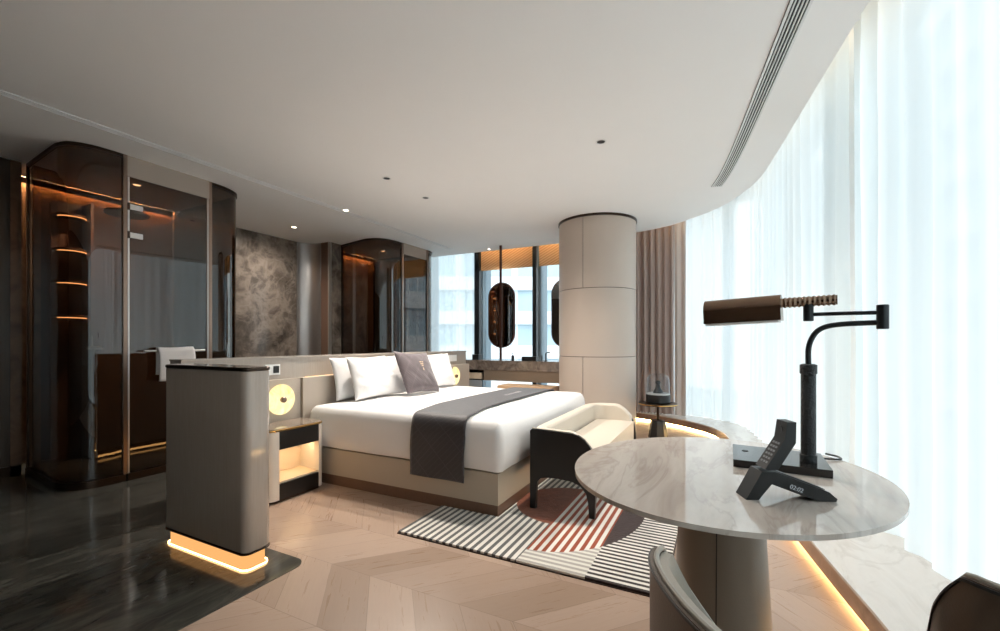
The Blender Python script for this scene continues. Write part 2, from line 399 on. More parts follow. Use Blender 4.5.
struct(MB().prism([(-2.3, -1.9), (5.9, -.9), (7.45, -.7), (7.45, 6.2), (-2.3, 6.2)], -.12, 0).build('floor', mt['oak'], origin=(0, 0, -.12)))
q = [(-2.29, 1.995)] + [(1.56 + .075 * math.sin(a), 2.07 - .075 * math.cos(a)) for a in [PI / 16 * i for i in range(9)]] + [(1.635, 3.3), (7.1, 3.3), (7.1, 6.1), (-2.29, 6.1)]
struct(MB().prism(q, -.01, .004).build('floor', mt['dark_marble'], origin=(0, 0, -.01)))
struct(MB().prism(CE + [(-2.3, 6.1)], H, 3.3).build('ceiling', mt['ceil'], smooth=20))
struct(MB().prism([(-2.3, -1.9), (5.9, -.95), (7.45, -.75), (7.45, 6.2), (-2.3, 6.2)], 3.3, 3.42).build('ceiling', mt['ceil']))
struct(MB().box(-2.4, -2.3, -1.9, 6.2, 0, 3.3).build('wall_back', mt['dark_wall']))
struct(MB().box(-2.3, 7.4, 6.1, 6.2, 0, 3.3).build('wall_left', mt['brown_stone']))
b = MB()
for i in range(6): b.box(-2.3 + .64 * i, -2.3 + .64 * i + .634, 5.58, 5.62, .1, H, .003)
b.box(-2.3, 1.54, 5.6, 5.63, 0, H)
struct(b.build('wall_closet', mt['closet']))
struct(MB().box(-2.3, 1.54, 5.57, 5.60, .004, .1).build('baseboard_left', mt['bronze']))
struct(MB().box(1.47, 1.54, 5.57, 6.1, .004, H).build('wall_shower', mt['brown_stone']))
struct(MB().box(3.0, 4.74, 6.04, 6.1, .004, H).build('wall_alcove', mt['brown_marble']))
struct(MB().wall([(4.74, 6.04)] + arc(4.74, 5.80, .24, 90, 0, 14) + [(4.98, 5.76)], .004, H, .02).build('wall_alcove_curve', mt['metal_wall']))
struct(MB().box(4.975, 5.04, 5.60, 5.78, .004, H).build('trim_1', mt['plinth_wood']))
struct(MB().box(4.972, 5.02, 5.575, 5.603, .004, H, .004).build('trim_2', mt['steel']))
struct(MB().box(5.02, 5.22, 5.575, 6.1, .004, H).build('wall_alcove_end', mt['brown_marble']))

# window ledge that follows the facade
lp = thing('window_ledge', 'curved pale marble window ledge with brown edge along the sheer curtains', 'ledge', (4.5, -.5, 0))
lp['kind'] = 'structure'
inset = []
for i, p in enumerate(PL):
    a = Vector(PL[max(i - 1, 0)]); c = Vector(PL[min(i + 1, len(PL) - 1)]); t = (c - a).normalized(); inset.append((p[0] + t.y * .045, p[1] - t.x * .045))
far = [(7.3, 1.9), (7.3, .6), (7.17, -.06), (6.7, -.52), (5.9, -.72), (2.8, -1.1), (1.7, -1.25)]
MB().prism(PL + far, .106, .120).build('slab', mt['ledge_marble'], lp)
MB().wall(PL, .024, .1059, .02, -1).build('edge', mt['ledge_face'], lp)
MB().prism(inset + far, .0, .1055).build('base', mt['ledge_face'], lp)
off = [(p[0] - 0, p[1]) for p in inset]
MB().wall(inset, .004, .022, .006, 1).build('led_strip', mt['led'], lp)
# floor grille set into the ledge under the drape
g = thing('floor_grille', 'slatted air grille in the ledge at the foot of the brown drape', 'grille', (7.0, .95, .1203))
MB().box(6.9, 7.12, .72, 1.2, .1203, .1215).build('frame', mt['white_ceramic'], g)
for i in range(10):
    b = MB(); b.box(6.91, 7.11, .735 + .046 * i, .757 + .046 * i, .1216, .1235); b.build('slat', mt['black'], g)

# ------------------------------------------------------------------ facade and windows
def mullion(x, y, ang, k):
    t = thing('window_post', '', 'window post'); t['kind'] = 'structure'; t.name = 'window_%d' % k
    return t
sill = MB().wall(FA, 0, .06, .12); struct(sill.build('trim_3', mt['alu']))
struct(MB().wall(FA, 3.2, 3.3, .12).build('trim_4', mt['alu']))
k = 0
def window(p, q_, k):
    P, Q = Vector(p), Vector(q_); L = (Q - P).length; ang = math.atan2(Q.y - P.y, Q.x - P.x)
    w = bpy.data.objects.new('window_%d' % k, None); C.objects.link(w); w['kind'] = 'structure'
    w.location = (P.x, P.y, .06); w.rotation_euler = (0, 0, ang)
    MB().box(.04, L - .04, -.012, .012, 0, 3.14).build('pane', mt['clear'], w, local=True)
    MB().box(-.04, .04, -.22, .05, 0, 3.14, .006).build('post', mt['alu'], w, local=True)
    MB().box(-.035, .035, .051, .09, 0, 3.14, .004).build('post_cap', mt['alu'], w, local=True)
    return w
segs = []
for a, c, n in ((FA[0], FA[1], 4), (FA[1], FA[2], 3), (FA[2], FA[3], 1), (FA[3], FA[4], 1), (FA[4], FA[5], 1), (FA[5], FA[6], 1), (FA[6], FA[7], 1)):
    for i in range(n): segs.append((Vector(a).lerp(Vector(c), i / n), Vector(a).lerp(Vector(c), (i + 1) / n)))
ys = [2.0, 2.83, 3.985, 5.2, 6.1]
for i in range(4): segs.append((Vector((7.2, ys[i])), Vector((7.2, ys[i + 1]))))
for i, (a, c) in enumerate(segs): window(a, c, i + 1)

# ------------------------------------------------------------------ curtains
def folds(path, x0, x1, z0, z1, per, amp, seed, mat, name, nz=6, taper=0, th=0):
    P = [Vector(p) for p in path]; L = [0]
    for a, c in zip(P, P[1:]): L.append(L[-1] + (c - a).length)
    def at(s):
        for i in range(len(L) - 1):
            if s <= L[i + 1] or i == len(L) - 2:
                t = (s - L[i]) / (L[i + 1] - L[i]); p = P[i].lerp(P[i + 1], t); d = (P[i + 1] - P[i]).normalized(); return p, Vector((-d.y, d.x))
    def s_of(x):
        return next(L[i] + (L[i + 1] - L[i]) * (x - P[i].x) / max(P[i + 1].x - P[i].x, 1e-6) for i in range(len(P) - 1) if P[i].x <= x <= P[i + 1].x + 1e-6)
    s0 = x0 if isinstance(x0, float) and th == -1 else s_of(x0); s1 = L[-1] if x1 is None else s_of(x1)
    n = int((s1 - s0) / per * 10)
    def fn(u, v):
        s = s0 + (s1 - s0) * u; p, nr = at(s)
        ph = 2 * PI * (s / per + .9 * noise.noise((s * 1.3, seed, 0)))
        a = amp * (.35 + 1.1 * abs(noise.noise((s * .8, seed + 5, 0))) * 1.6) * (1 - taper * v)
        o = a * math.sin(ph + .25 * math.sin(5 * v)) + .3 * a * math.sin(2.3 * ph + 1) * (1 - .6 * v) + .012 * noise.noise((s * 2, v * 3, seed))
        return Vector((p.x + nr.x * o, p.y + nr.y * o, z0 + (z1 - z0) * v))
    b = MB(); b.grid(fn, n, nz); return b.build(name, mat, smooth=180, normals=False)
tag(folds(SH, -2.2, 3.8, .122, 3.27, .21, .026, 1, mt['sheer'], 'sheer_curtain'), 'near floor-to-ceiling white sheer curtain behind the desk lamp and chairs', 'curtain', 'white sheer curtains on the curved window')
SH2 = [(x - .05, y + .10) for x, y in SH]
tag(folds(SH2, 3.35, None, .122, 3.27, .19, .024, 2, mt['sheer'], 'sheer_curtain'), 'white sheer curtain on the curved corner beside the brown drape', 'curtain', 'white sheer curtains on the curved window')
tag(folds([(6.92, 6.05), (6.93, 5.0), (6.93, 4.03)][::1], 0.0, None, .02, 3.27, .16, .03, 3, mt['sheer_far'], 'sheer_curtain', th=-1), 'far white sheer curtain right of the second smoked glass cubicle', 'curtain')
DR = [(6.86, .50), (6.9, .62), (6.93, .8), (6.95, 1.0), (6.96, 1.2), (6.96, 1.5)]
tag(folds(DR, 0.11, None, .124, 3.27, .105, .075, 4, mt['drape'], 'drape', th=-1), 'mauve brown pleated drape beside the round column', 'curtain')
tag(folds([(6.82, .44), (6.85, .5), (6.87, .60)], 0.0, None, .122, 3.27, .09, .02, 6, mt['drape_pale'], 'drape', th=-1), 'narrow pale drape edge between brown drape and white sheer', 'curtain')
# unseen warm light strip hidden in the curtain pocket
o = MB(); pk = [(p[0] + .03, p[1] - .05) for p in CE if 2.0 < p[0] < 6.7 and p[1] < 1.5]
o.wall([(p[0], p[1]) for p in pk], 3.2, 3.22, .02)
struct(o.build('trim_9', mt['led_pocket']))

# ------------------------------------------------------------------ round column clad in leather panels
cl = bpy.data.objects.new('column', None); C.objects.link(cl); cl.location = (5.85, 1.487, 0); cl['kind'] = 'structure'
MB().lathe([(.498, 0), (.498, H)], (5.85, 1.487, 0), 96).build('core', mt['groove'], cl)
MB().lathe([(.518, 2.772), (.518, 2.80)], (5.85, 1.487, 0), 96).build('top_ring', mt['bronze'], cl)
seam = math.degrees(math.atan2(0.95 - 1.487, 5.42 - 5.85))
for z0, z1, sm in ((.02, 1.005, 1), (1.013, 1.872, 0), (1.880, 2.77, 1)):
    base = 174.3 if sm else 264
    for a0, a1 in ((base, base + 180), (base + 180, base + 360)):
        dg = .45; n = 40
        pts = arc(5.85, 1.487, .502, a0 + dg, a1 - dg, 64)
        MB().wall(pts, z0, z1, .012).build('panel', mt['column'], cl)

# ------------------------------------------------------------------ smoked glass cubicles
def cubicle(name, label, cat, left, door, right, px):
    t = thing(name, label, cat, (px[0], px[1], .004))
    for nm, pth in (('glass_panel', left), ('glass_door', door), ('glass_panel', right)):
        zt = 2.775 if nm == 'glass_panel' else (2.62)
        pn = MB().wall(pth, .065, zt, .012).build(nm, mt['smoked'], t, smooth=60)
        if nm == 'glass_panel': MB().wall(pth, 2.77, 2.798, .035).build('top_rail', mt['bronze'], t, smooth=60)
        MB().wall(pth, .004, .064, .05).build('curb', mt['bronze'], t, smooth=60)
    for (x, y) in (left[-1], right[0]):
        MB().box(x - .014, x + .014, y - .02, y + .02, .064, 2.798, .003).build('post', mt['post'], t)
    for (x, y) in (left[0],):
        MB().box(x - .015, x + .015, y - .015, y + .015, .064, 2.798, .003).build('post', mt['bronze'], t)
    MB().box(door[0][0] + .004, door[0][0] + .016, door[0][1] - .012, door[0][1] + .012, .066, 2.62, .002).build('door_edge', mt['steel'], t)
    MB().box(door[1][0] - .012, door[1][0] - .002, door[0][1] - .012, door[0][1] + .012, .066, 2.62, .002).build('door_edge', mt['steel'], t)
    return t
lft = [(1.585, 5.565), (1.527, 4.80)] + spline([(1.53, 4.76), (1.56, 4.65), (1.66, 4.575), (1.78, 4.558), (1.874, 4.556)], 6)
rgt = spline([(2.578, 4.568), (2.74, 4.585), (2.89, 4.665), (2.965, 4.80), (2.985, 4.98)], 6) + [(2.99, 6.03)]
sw = cubicle('shower_cubicle', 'large smoked bronze glass shower cubicle with curved corners at far left', 'shower', lft, [(1.892, 4.56), (2.56, 4.562)], rgt, (2.25, 5.3))
for z in (2.363, 2.118):
    h_ = MB().box(1.905, 2.0, 4.535, 4.553, z - .022, z + .022, .004).build('hinge', mt['steel'], sw)
    MB().box(1.893, 1.905, 4.53, 4.556, z - .03, z + .03, .003).build('knuckle', mt['bronze'], h_)
br = MB(); br.tube([(1.99, 4.49, 1.115), (2.49, 4.49, 1.115)], .009, 10)
bar = br.build('towel_bar', mt['steel'], sw)
for x in (2.02, 2.46): MB().tube([(x, 4.49, 1.115), (x, 4.556, 1.115)], .006, 8).build('bracket', mt['steel'], bar)
struct(MB().box(1.888, 2.564, 4.545, 4.58, 2.622, H).build('trim_5', mt['bulkhead']))
lft2 = [(5.235, 5.57), (5.095, 4.95)] + spline([(5.09, 4.88), (5.12, 4.74), (5.22, 4.635), (5.38, 4.595), (5.55, 4.588)], 6)
rgt2 = spline([(6.19, 4.56), (6.32, 4.575), (6.42, 4.64), (6.46, 4.76)], 6) + [(6.47, 6.08)]
tc = cubicle('toilet_cubicle', 'smaller smoked glass cubicle with curved corner behind the bed headboard', 'cubicle', lft2, [(5.568, 4.588), (6.175, 4.562)], rgt2, (5.8, 5.3))
struct(MB().box(5.565, 6.178, 4.555, 4.595, 2.622, H).build('trim_6', mt['bulkhead']))
struct(MB().box(5.23, 6.46, 6.04, 6.1, .004, H).build('wall_toilet', mt['brown_stone']))
# cove light above the stone back walls
for (x0, x1, lab) in ((1.56, 2.96, 'warm cove light strip along the top of the shower back wall'), (5.26, 6.44, 'warm cove light strip above the brown wall of the smaller cubicle')):
    yb = 6.1 if x0 < 3 else 6.04
    t = thing('cove_light', lab, 'light strip', ((x0 + x1) / 2, yb - .1, 2.70))
    MB().box(x0, x1, yb - .085, yb - .075, 2.735, 2.797, .002).build('shield', mt['brown_stone'], t)
    MB().box(x0, x1, yb - .06, yb - .04, 2.78, 2.79).build('led_strip', mt['led_cove'], t)
# towel over the bar
def towel():
    b = MB(); prof = [(4.462, .845), (4.464, .95), (4.466, 1.06), (4.472, 1.115), (4.484, 1.136), (4.497, 1.136), (4.508, 1.115), (4.512, 1.0), (4.514, .90)]
    n = len(prof) - 1
    def fn(u, v):
        k = v * n; i = min(int(k), n - 1); f = k - i; y = prof[i][0] + (prof[i + 1][0] - prof[i][0]) * f; z = prof[i][1] + (prof[i + 1][1] - prof[i][1]) * f
        return Vector((2.088 + .296 * u + .004 * math.sin(9 * v), y - .006 * math.sin(u * 7) * (1.12 - z) * 3, z - .004 * math.sin(u * 5)))
    b.grid(fn, 16, 24)
    o = b.build('hand_towel', mt['towel'], smooth=180); m = o.modifiers.new('thick', 'SOLIDIFY'); m.thickness = .012; m.offset = 1
    return tag(o, 'folded white towel hanging over the bar on the shower door', 'towel')
towel()
t = thing('rain_shower_head', 'round dark rain shower head hanging inside the shower cubicle', 'shower head', (2.14, 5.15, 2.43))
MB().lathe([(.02, .03), (.17, .022), (.175, .01), (.172, 0), (.02, 0)], (2.14, 5.15, 2.43), 40).build('disc', mt['black'], t)
MB().tube([(2.14, 5.15, 2.45), (2.14, 5.15, 2.798)], .014, 12).build('ceiling_pipe', mt['bronze'], t)
t = thing('hand_shower', 'pale hand shower on a slim vertical rail inside the shower', 'shower head', (1.9, 5.2, .5))
MB().tube([(1.90, 5.22, .45), (1.90, 5.22, 1.25)], .008, 10).build('rail', mt['steel'], t)
MB().lathe([(.012, -.012), (.055, -.01), (.06, .005), (.03, .02)], (1.90, 5.16, 1.135), 24).build('spray_head', mt['white_ceramic'], t)
MB().tube([(1.90, 5.22, 1.06), (1.90, 5.19, 1.11), (1.90, 5.165, 1.14)], .011, 10).build('handle', mt['steel'], t)
# rounded shelves with light in the shower corner
t = thing('shelf_tower', 'tall corner shelf tower with rounded lit shelves inside the shower', 'shelf', (1.75, 5.75, .01))
MB().box(1.835, 2.065, 5.90, 5.94, .01, 2.6, .005).build('back_panel', mt['plinth_wood'], t)
MB().box(2.066, 2.09, 5.70, 5.94, .01, 2.6, .005).build('side_panel', mt['plinth_wood'], t)
for z in (1.44, 1.78, 2.10, 2.44):
    pts = [(1.835, 5.899), (1.835, 5.80)] + arc(1.95, 5.80, .115, 180, 360, 14) + [(2.065, 5.899)]
    sh = MB().prism(pts, z, z + .025, .003).build('shelf', mt['plinth_wood'], t)
    MB().wall(arc(1.95, 5.80, .11, 190, 350, 14), z - .010, z - .001, .006).build('led_edge', mt['led_shelf'], sh)

# ------------------------------------------------------------------ partition cabinet at the end of the headboard
t = thing('partition_cabinet', 'waist-high taupe gloss partition cabinet with rounded corners glowing underneath', 'cabinet', (1.475, 2.55, .004))
MB().loft(1.397, 1.552, 2.17, 2.94, .042, [(.004, .10), (0, .106), (0, 1.035), (.003, 1.04)], 10).build('body', mt['lacquer'], t)
MB().loft(1.393, 1.556, 2.166, 2.944, .045, [(.004, 1.0405), (0, 1.045), (0, 1.056), (.004, 1.06)], 10).build('top', mt['bronze'], t)
MB().loft(1.399, 1.550, 2.172, 2.938, .04, [(0, 1.0602), (.001, 1.0612)], 10).build('top_inlay', mt['lacquer'], t)
MB().loft(1.393, 1.556, 2.166, 2.944, .045, [(.002, .09), (0, .093), (0, .0985), (.002, .0995)], 10).build('lower_trim', mt['bronze'], t)
MB().loft(1.415, 1.535, 2.19, 2.92, .03, [(0, .0045), (0, .0895)], 8).build('plinth', mt['lit_plinth'], t)
MB().loft(1.403, 1.547, 2.177, 2.932, .04, [(0, .005), (0, .014)], 8, cap=(False, False)).build('led_strip', mt['led_cab'], t)

# ------------------------------------------------------------------ headboard wall
hb = thing('headboard', 'long waist-high greige headboard panel behind the bed', 'headboard', (3.5, 3.33, 0))
MB().box(1.668, 5.40, 3.285, 3.42, .09, 1.06, .006).build('back_panel', mt['rail'], hb)
MB().box(1.665, 5.405, 3.275, 3.425, 1.0605, 1.072, .003).build('top_cap', mt['rail'], hb)
MB().box(1.70, 5.36, 3.31, 3.39, .004, .0895).build('plinth', mt['bronze'], hb)
for x0, x1, y0 in ((1.668, 2.568, 3.225), (2.578, 4.94, 3.205), (4.95, 5.395, 3.225)):
    MB().box(x0, x1, y0, 3.2845, .10, .885, .018, 4).build('padded_panel', mt['panel'], hb)
MB().box(2.66, 4.86, 3.279, 3.2845, .8852, .887).build('led_strip', mt['led_head'], hb)
MB().box(1.72, 5.34, 3.392, 3.398, .02, .04).build('led_strip', mt['led_soft'], hb)
def plate(x, z, w, lab, dark):
    t = thing('switch_plate', lab, 'switch', (x, 3.28, z), group=None)
    MB().box(x - w / 2, x + w / 2, 3.276, 3.2848, z - .043, z + .043, .003).build('plate', mt['white_ceramic'], t)
    if dark: MB().box(x + .005, x + .055, 3.272, 3.2758, z - .028, z + .03, .002).build('screen', mt['black'], t)
    else:
        for i in range(3): MB().box(x - .1 + .07 * i, x - .04 + .07 * i, 3.273, 3.2758, z - .03, z + .03, .002).build('rocker', mt['white_ceramic'], t)
plate(2.345, .966, .135, 'white switch plate with black screen above the left nightstand', True)
plate(5.0, .975, .28, 'wide white switch plate above the right wall light', False)
def sconce(x, y, z, lab):
    t = thing('wall_light', lab, 'wall light', (x, y, z), group='alabaster wall lights')
    b = MB(); b.lathe([(.05, 0), (.118, .0), (.124, .006), (.124, .016), (.118, .022), (.04, .024)], (0, 0, 0), 40)
    b.b.transform(Matrix.Rotation(PI / 2, 4, 'X')); b.build('disc', mt['alabaster'], t, local=True)
    b = MB(); b.lathe([(.020, .024), (.024, .03), (.024, .05), (.019, .056), (.008, .058)], (0, 0, 0), 28)
    b.b.transform(Matrix.Rotation(PI / 2, 4, 'X')); b.build('knob', mt['post'], t, local=True)
    return t
s1 = sconce(2.375, 3.224, .722, 'glowing round alabaster wall light above the left nightstand')
dup(s1, (4.99, 3.224, .735), 'glowing round alabaster wall light partly behind the right pillows')

# ------------------------------------------------------------------ nightstands
def nightstand():
    t = thing('nightstand', 'left nightstand with black drawers and lit open niche beside partition cabinet', 'nightstand', (2.315, 3.06, 0), group='nightstands flanking the bed')
    X0, X1, Y0, Y1 = 2.055, 2.552, 2.915, 3.20
    for s in (0, 1):
        xc = X0 + .04 if s == 0 else X1 - .04
        pts = (arc(X0 + .06, Y0 + .06, .06, 180, 270, 6) + [(X0 + .085, Y0), (X0 + .085, Y0 + .02), (X0 + .02, Y1), (X0, Y1)]) if s == 0 else ([(X1 - .055, Y0)] + arc(X1 - .05, Y0 + .05, .05, 270, 360, 6) + [(X1, Y1), (X1 - .02, Y1), (X1 - .055, Y0 + .02)])
        MB().prism(pts, .02, .528, .002).build('side_panel', mt['cream'], t)
    MB().box(X0 + .02, X1 - .02, Y1 - .02, Y1, .02, .528).build('back_panel', mt['niche'], t)
    MB().box(X0 + .022, X1 - .022, Y0 + .02, Y1 - .0205, .385, .398).build('upper_shelf', mt['niche'], t)
    MB().box(X0 + .022, X1 - .022, Y0 + .02, Y1 - .0205, .135, .148).build('lower_shelf', mt['niche'], t)
    for z0, z1 in ((.392, .526), (.022, .1345)):
        MB().box(X0 + .0855, X1 - .0555, Y0 + .004, Y0 + .019, z0, z1, .003).build('drawer', mt['black_lacq'], t)
        MB().box(X0 + .09, X1 - .06, Y0 + .0195, Y1 - .0225, max(z0, .03) if z0 < .3 else .3985, min(z1, .134) if z0 < .3 else z1).build('drawer_box', mt['black'], t)
    MB().box(X0 + .09, X1 - .06, Y0 + .10, Y0 + .13, .379, .3845).build('led_strip', mt['led_niche'], t)
    MB().loft(X0 - .006, X1 + .006, Y0 - .006, Y1 + .005, .062, [(.003, .5285), (0, .532), (0, .541), (.003, .5445)], 8).build('gold_rim', mt['brass'], t)
    MB().loft(X0, X1, Y0, Y1, .058, [(0, .5447), (.002, .549)], 8).build('top', mt['night_marble'], t)
    MB().loft(X0 + .012, X1 - .012, Y0 + .012, Y1 - .01, .05, [(0, .004), (0, .0195)], 8).build('plinth', mt['bronze'], t)
    return t
ns = nightstand()
dup(ns, (4.985, 3.06, 0), 'right nightstand on the window side of the bed')

# ------------------------------------------------------------------ bed
bd = thing('bed', 'king bed with greige upholstered base and brown wooden plinth', 'bed', (3.605, 2.26, 0))
BX0, BX1, BY0, BY1 = 2.615, 4.60, 1.337, 3.195
MB().box(BX0 + .006, BX1 - .006, BY0 + .006, BY1, .0, .0845, .003).build('plinth', mt['plinth_wood'], bd)
MB().box(BX0, BX1, BY0, BY1, .085, .30, .008, 3).build('base', mt['bedbase'], bd)
MB().loft(BX0 + .03, BX1 - .03, BY0 + .03, BY1 - .065, .07, [(.02, .302), (0, .33), (0, .55), (.03, .60), (.06, .605)], 6).build('mattress', mt['sheet'], bd)
def djit(v, d):
    n = noise.noise((v.x * 3.1, v.y * 3.1, v.z * 2.0)); m = noise.noise((v.x * 9, v.y * 9, v.z * 1.5 + 4))
    if v.z < .6:
        f = min(1, (.62 - v.z) / .3); c = Vector((3.6, 2.2, v.z)); o = Vector((v.x - c.x, v.y - c.y, 0))
        ax = Vector((1 if o.x > 0 else -1, 0, 0)) if abs(o.x) / 1.0 > abs(o.y) / .95 else Vector((0, 1 if o.y > 0 else -1, 0))
        return v + ax * (.012 * n + .007 * m) * f + Vector((0, 0, (.01 * n) * (1 if v.z < .33 else 0)))
    return v + Vector((0, 0, .004 * n + .0025 * m))
dv = MB().loft(2.592, 4.66, 1.305, 3.175, .055, [(.014, .314), (.006, .328), (-.004, .38), (-.006, .46), (-.002, .54), (.006, .585), (.024, .622), (.05, .643), (.10, .653), (.2, .656), (.45, .658), (.7, .659), (.85, .659)], 8, djit, (False, True))
dv = tag(dv.build('duvet', mt['linen'], smooth=180), 'smooth white duvet tucked over the mattress of the king bed', 'duvet')
# runner that follows the duvet
rp = spline([(2.558, .222), (2.562, .30), (2.566, .38), (2.566, .46), (2.571, .55), (2.582, .60), (2.606, .645), (2.65, .667), (2.75, .672), (3.0, .675), (3.6, .677), (4.2, .675), (4.45, .673), (4.58, .668), (4.64, .648), (4.67, .605), (4.684, .55), (4.688, .46), (4.686, .36)], 4)
def runner():
    b = MB(); n = len(rp) - 1
    def fn(u, v):
        x, z = rp[min(int(round(u * n)), n)]
        k = max(0, min(1, (x - 2.58) / .55)); k = k * k * (3 - 2 * k)
        y = (1.575 + .085 * k) + .465 * v + .004 * math.sin(z * 20) * (1 - k)
        return Vector((x - (.004 * math.sin(v * 8 + z * 9) if z < .55 and x < 3 else 0), y, z))
    b.grid(fn, n, 20)
    o = b.build('bed_runner', mt['runner'], smooth=180); m = o.modifiers.new('thick', 'SOLIDIFY'); m.thickness = .007; m.offset = 0
    tag(o, 'charcoal patterned bed runner draped across the foot of the white duvet', 'bed runner')
    random.seed(3)
    for i in range(7):
        xx = 3.78 + i * .052; q = random.uniform(-.006, .006)
        m_ = MB().box(xx, xx + .03, 1.84 + q, 1.866 - q, .6805, .6825).build('embroidered_mark', mt['silver_thread'], o)
        if i % 2: MB().box(xx + .031, xx + .037, 1.825, 1.885, .6805, .682).build('embroidered_mark', mt['silver_thread'], o)
runner()
def pillow(name, lab, cat, loc, lean, rz, w, h, t, m, roll=0, group=None, seed=0):
    b = MB(); N = 26
    def side(sg):
        V = []
        for i in range(N + 1):
            r = []
            for j in range(N + 1):
                u = -1 + 2 * i / N; v = -1 + 2 * j / N
                x = w / 2 * u * (1 - .055 * (1 - v * v)); y = h / 2 * v * (1 - .075 * (1 - u * u))
                k = max(0, (1 - abs(u) ** 3.2) * (1 - abs(v) ** 3.2)) ** .55
                z = sg * (t / 2 * k * (1 + .10 * noise.noise((u * 1.6 + seed, v * 1.6, sg))) + (.010 * noise.noise((u * 5 + v * 5, (u - v) * 1.5 + seed, 3)) * k ** .5 if k > 0 else 0))
                r.append(Vector((x, y, z)))
            V.append(r)
        return V
    F, B = side(1), side(-1)
    vf = [[b.b.verts.new(p) for p in r] for r in F]
    vb = [[(vf[i][j] if i in (0, N) or j in (0, N) else b.b.verts.new(B[i][j])) for j in range(N + 1)] for i in range(N + 1)]
    for i in range(N):
        for j in range(N):
            b.b.faces.new([vf[i][j], vf[i + 1][j], vf[i + 1][j + 1], vf[i][j + 1]]); b.b.faces.new([vb[i][j + 1], vb[i + 1][j + 1], vb[i + 1][j], vb[i][j]])
    o = b.build(name, m, origin=(0, 0, 0), smooth=180)
    o.matrix_world = Matrix.Translation(loc) @ Matrix.Rotation(rz, 4, 'Z') @ Matrix.Rotation(lean, 4, 'X') @ Matrix.Rotation(roll, 4, 'Z')
    return tag(o, lab, cat, group)
G = 'white sleeping pillows'
pillow('pillow', 'rearmost left white pillow, its edge showing beside the front left pillow', 'pillow', (3.20, 3.128, .856), 1.33, 0, .74, .40, .10, mt['linen'], group=G, seed=1)
pillow('pillow', 'big white pillow left of the taupe cushion', 'pillow', (3.27, 2.985, .860), 1.26, 0, .74, .41, .14, mt['linen'], group=G, seed=2)
pillow('pillow', 'rearmost right white pillow leaning on the headboard by right wall light', 'pillow', (4.27, 3.128, .856), 1.33, 0, .74, .40, .10, mt['linen'], group=G, seed=3)
pillow('pillow', 'white pillow just right of the taupe cushion', 'pillow', (4.20, 2.985, .860), 1.26, 0, .74, .41, .14, mt['linen'], group=G, seed=4)
cu = pillow('cushion', 'taupe patterned square cushion with gold emblem leaning on the white pillows', 'cushion', (3.64, 2.80, .882), 1.13, 0, .53, .46, .13, mt['cushion'], roll=-.06, seed=5)
b = MB()
for (x, y, w_, h_) in ((.02, .085, .022, .009), (.056, .085, .022, .009), (.026, .062, .046, .008), (.034, .042, .03, .008), (.043, -.004, .012, .028)):
    MB().box(x - .02, x - .02 + w_, y, y + h_, .055, .0675).build('emblem_mark', mt['gold_thread'], cu, local=True)

# ------------------------------------------------------------------ bench at the foot of the bed
bn = thing('bed_bench', 'cream upholstered bench with black arched end legs at the foot of the bed', 'bench', (3.66, .98, 0))
LX, RX = 2.855, 4.47
def end_panel(x0, x1, dz=0, ym=9):
    top = [(1.205, .30), (1.205, .565), (1.19, .578)] + [(1.0, .572), (.90, .568), (.85, .555), (.81, .530), (.775, .49), (.752, .44), (.742, .38), (.738, .30), (.736, .18), (.742, .0165), (.778, .0165)]
    arch = [(.786, .12), (.80, .175), (.84, .222), (.90, .244), (1.0, .25), (1.08, .247), (1.125, .236), (1.15, .21), (1.16, .16), (1.164, .0165), (1.205, .0165)]
    return MB().ext([(x0, min(y, ym + (.0 if z > .3 else .06)), z - (dz if z > .31 else 0)) for y, z in top + arch], (x1 - x0, 0, 0), .006, 2)
end_panel(LX, LX + .035).build('end_panel', mt['black_lacq'], bn)
end_panel(RX - .062, RX - .028, .05, 1.02).build('end_panel', mt['black_lacq'], bn)
MB().box(LX + .02, RX - .25, 1.18, 1.205, .22, .562, .008).build('back_shell', mt['black_lacq'], bn)
def zt(y): return .578 if y > .92 else .578 - .14 * ((.92 - y) / .17) ** 1.6
path = [(LX + .05, .775), (LX + .05, 1.08)] + arc(LX + .13, 1.08, .08, 180, 90, 8)[1:] + arc(RX - .23, 1.0, .16, 90, 0, 10) + [(RX - .07, .775)]
path = [(p[0], p[1]) for p in path]
dense = []
for a, c in zip(path, path[1:]):
    m = 8 if (Vector(a) - Vector(c)).length > .2 else 1
    for i in range(m): dense.append((a[0] + (c[0] - a[0]) * i / m, a[1] + (c[1] - a[1]) * i / m))
dense.append(path[-1])
bk = MB().wall(dense, .26, [zt(p[1]) for p in dense], .085).build('backrest', mt['bench_cream'], bn, smooth=50)
mm = bk.modifiers.new('round', 'BEVEL'); mm.width = .02; mm.segments = 3; mm.limit_method = 'ANGLE'; mm.angle_limit = .9
MB().box(LX + .094, RX - .115, .748, 1.10, .25, .425, .03, 4).build('seat', mt['bench_cream'], bn)
pip = [(LX + .017, y, z + .003) for y, z in [(1.195, .578), (1.1, .576), (1.0, .573), (.90, .569), (.85, .556), (.81, .531), (.775, .491), (.752, .44)]]
MB().tube(pip, .0045, 6).build('piping', mt['bench_cream'], bn)

